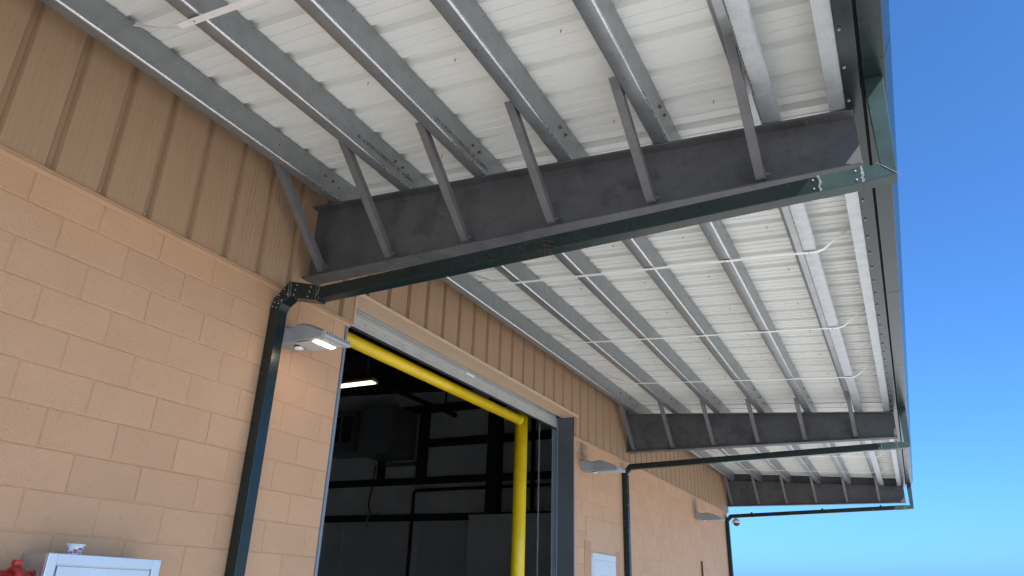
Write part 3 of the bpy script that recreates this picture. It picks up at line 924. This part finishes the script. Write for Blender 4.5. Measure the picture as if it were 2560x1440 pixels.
pt = thing('white_partition', 'pale flat partition standing in the hall behind the yellow post', 'partition', (-5.0, 15.3, -H))
MB().box(-6.25, -2.2, 15.3, 15.42, -H, -.17).build('panel', 'partition', pt)
MB().box(-6.27, -2.2, 15.285, 15.435, -.1695, -.13).build('cap_rail', 'partition', pt)
for i, (x0, x1) in enumerate(((-12.4, -11.88), (-11.75, -9.15), (-8.95, -6.5))):
    lw = MB().box(x0, x1, 17.02, 17.075, -H, -.12)
    lw.build('liner_panel', 'partition', ew)
cb_ = thing('hanging_cable', 'thin dark cable hanging on the inside end wall', 'cable', (-10.7, 16.8, .1))
MB().tube([(-10.62, 16.8, 1.6), (-10.66, 16.8, .9), (-10.74, 16.8, .5), (-10.72, 16.8, .3), (-10.62, 16.8, .12)], .018, 6).build('cable', 'rubber', cb_)
cb2 = thing('grey_conduit', 'grey flexible conduit hooked over the lower girt', 'conduit', (-10.7, 16.78, -.3))
MB().tube([(-10.72, 16.8, -.35), (-10.73, 16.8, -.02), (-10.68, 16.8, .10), (-10.50, 16.8, .13), (-10.3, 16.8, .13)], .022, 6).build('conduit', 'slat', cb2)

# ------------------------------------------------------------------ pale panel on the far wall
wp = thing('wall_panel', 'pale blue grey metal door panel set in the far block wall', 'panel', (.02, 8.52, -3.4))
MB().box(-.02, .010, 8.04, 9.00, -3.4, -1.4775).build('panel_frame', 'panelwhite', wp, bevel=.004)
MB().box(.0105, .020, 8.055, 8.985, -1.545, -1.470).build('head_plate', 'panelwhite', wp, bevel=.002)
MB().box(.0105, .016, 8.085, 8.970, -3.38, -1.556).build('panel_leaf', 'panelwhite', wp, bevel=.003)
MB().box(.0165, .020, 8.36, 8.52, -1.86, -1.755).build('label_plate', 'jamb', wp)
pl = MB().box(-.008, .0035, 7.86, 9.36, -2.4, -1.02); pl.build('plaster_patch', 'patch', wall)
pl = MB().box(-.008, .0055, 7.80, 8.03, -2.4, -1.33); pl.build('paint_patch', 'patchdark', wall)
pl = MB().box(-.008, .0055, 9.01, 9.2, -2.4, -1.40); pl.build('paint_patch', 'patchdark', wall)
bp = thing('wall_conduit', 'short brown vertical conduit on the far block wall', 'conduit', (.02, 14.2, -H))
MB().tube([(.022, 14.19, -H), (.022, 14.19, -1.27)], .018, 8).build('conduit', 'brownpipe', bp)

# ------------------------------------------------------------------ stainless cabinet, red pipe and cup
cbx = thing('steel_cabinet', 'stainless steel hose cabinet mounted on the block wall', 'cabinet', (.1, .79, -2.75))
MB().box(.002, .198, .478, 1.108, -2.75, -1.926).build('body', 'stainless', cbx, bevel=.003)
fr = MB()
for a in ((.478, .528), (1.058, 1.108)): fr.box(.1985, .212, a[0], a[1], -2.75, -1.924)
fr.box(.1985, .212, .5285, 1.0575, -1.974, -1.924).box(.1985, .212, .5285, 1.0575, -2.75, -2.70)
fr.build('front_frame', 'stainless', cbx, bevel=.003)
MB().box(.1985, .208, .534, 1.052, -2.694, -1.981).build('door', 'stainless', cbx, bevel=.002)
MB().tube([(.2115, .531, -2.69), (.2115, .531, -1.98)], .004, 8).build('piano_hinge', 'galv', cbx)

rp_ = thing('red_fire_pipe', 'red fire pipe with grooved coupling entering the steel cabinet', 'pipe', (.10, .1, -2.10))
zc = -2.055
MB().tube([(.10, -.7, zc), (.10, .387, zc)], .046, 20).build('pipe', 'redpaint', rp_)
MB().tube([(.10, .4275, zc), (.10, .47, zc)], .046, 20).build('nipple', 'redpaint', rp_)
cp = MB().tube([(.10, .3875, zc), (.10, .393, zc), (.10, .421, zc), (.10, .427, zc)], [.058, .066, .066, .058], 20)
cp.build('coupling', 'redpaint', rp_)
for s in (-1, 1):
    MB().box(.10-.018, .10+.018, .388, .426, zc+s*.0665-.0+(-.0 if s > 0 else -.028), zc+s*.0665+(.028 if s > 0 else 0)).build('coupling_lug', 'redpaint', rp_, bevel=.006)
MB().tube([(.10, .4705, zc), (.10, .476, zc)], [.068, .062], 24).build('chrome_escutcheon', 'chrome', rp_)
MB().tube([(.10, .12, zc), (.10, .16, zc)], .058, 20).build('coupling', 'redpaint', rp_)

cu_ = thing('yogurt_cup', 'small white printed yogurt cup on top of the steel cabinet', 'cup', (.12, .66, -1.9255))
def ring(zr, rad, n=32): return [(.12+rad*math.cos(2*math.pi*k/n), .660+rad*math.sin(2*math.pi*k/n), -1.9255+zr) for k in range(n)]
CB = [(0, .030), (.004, .0315), (.040, .0375), (.046, .0385), (.0465, .0455), (.050, .0458), (.052, .044), (.050, .039)]
MB().loft([ring(a, b) for a, b in CB], True).build('cup_body', 'cupwhite', cu_)
def patch(a0, a1, z0, z1, m, nm):
    mb = MB(); n = 6; vs_ = []
    for zz in (z0, z1):
        rad = .0309+(zz-.004)*.167+.0006
        for k in range(n+1):
            a = R(a0+(a1-a0)*k/n); vs_.append((.12+rad*math.cos(a), .66+rad*math.sin(a), -1.9255+zz))
    mb.add(vs_, [(k, k+1, n+2+k, n+1+k) for k in range(n)], True).build(nm, m, cu_)
patch(-128, -84, .007, .014, 'cupblue', 'printed_band')
patch(-128, -84, .016, .036, 'cuplight', 'printed_text_block')
patch(-74, -50, .006, .016, 'cupblue', 'printed_band')
patch(-44, -8, .008, .026, 'cupred', 'printed_fruit')
patch(-6, 30, .004, .018, 'cuplight', 'printed_band')
patch(-10, 30, .022, .035, 'cupblue', 'printed_band')

# dry twig caught on the nearest leader
tw = thing('dry_twig', 'thin brown dry twig caught on the nearest horizontal green pipe', 'twig', (2.2, 1.745, -.15))
for k, p in enumerate(([(2.17, 1.744, -.035), (2.185, 1.742, -.08), (2.20, 1.746, -.12), (2.19, 1.748, -.19)],
                       [(2.185, 1.742, -.08), (2.225, 1.738, -.095), (2.26, 1.742, -.10)],
                       [(2.20, 1.744, -.12), (2.235, 1.740, -.16), (2.25, 1.744, -.215)],
                       [(2.16, 1.744, -.09), (2.20, 1.738, -.115), (2.235, 1.742, -.13)])):
    MB().tube(p, [.002]+[.0016]*(len(p)-2)+[.0008], 5).build('twig_stem', 'brownpipe', tw)
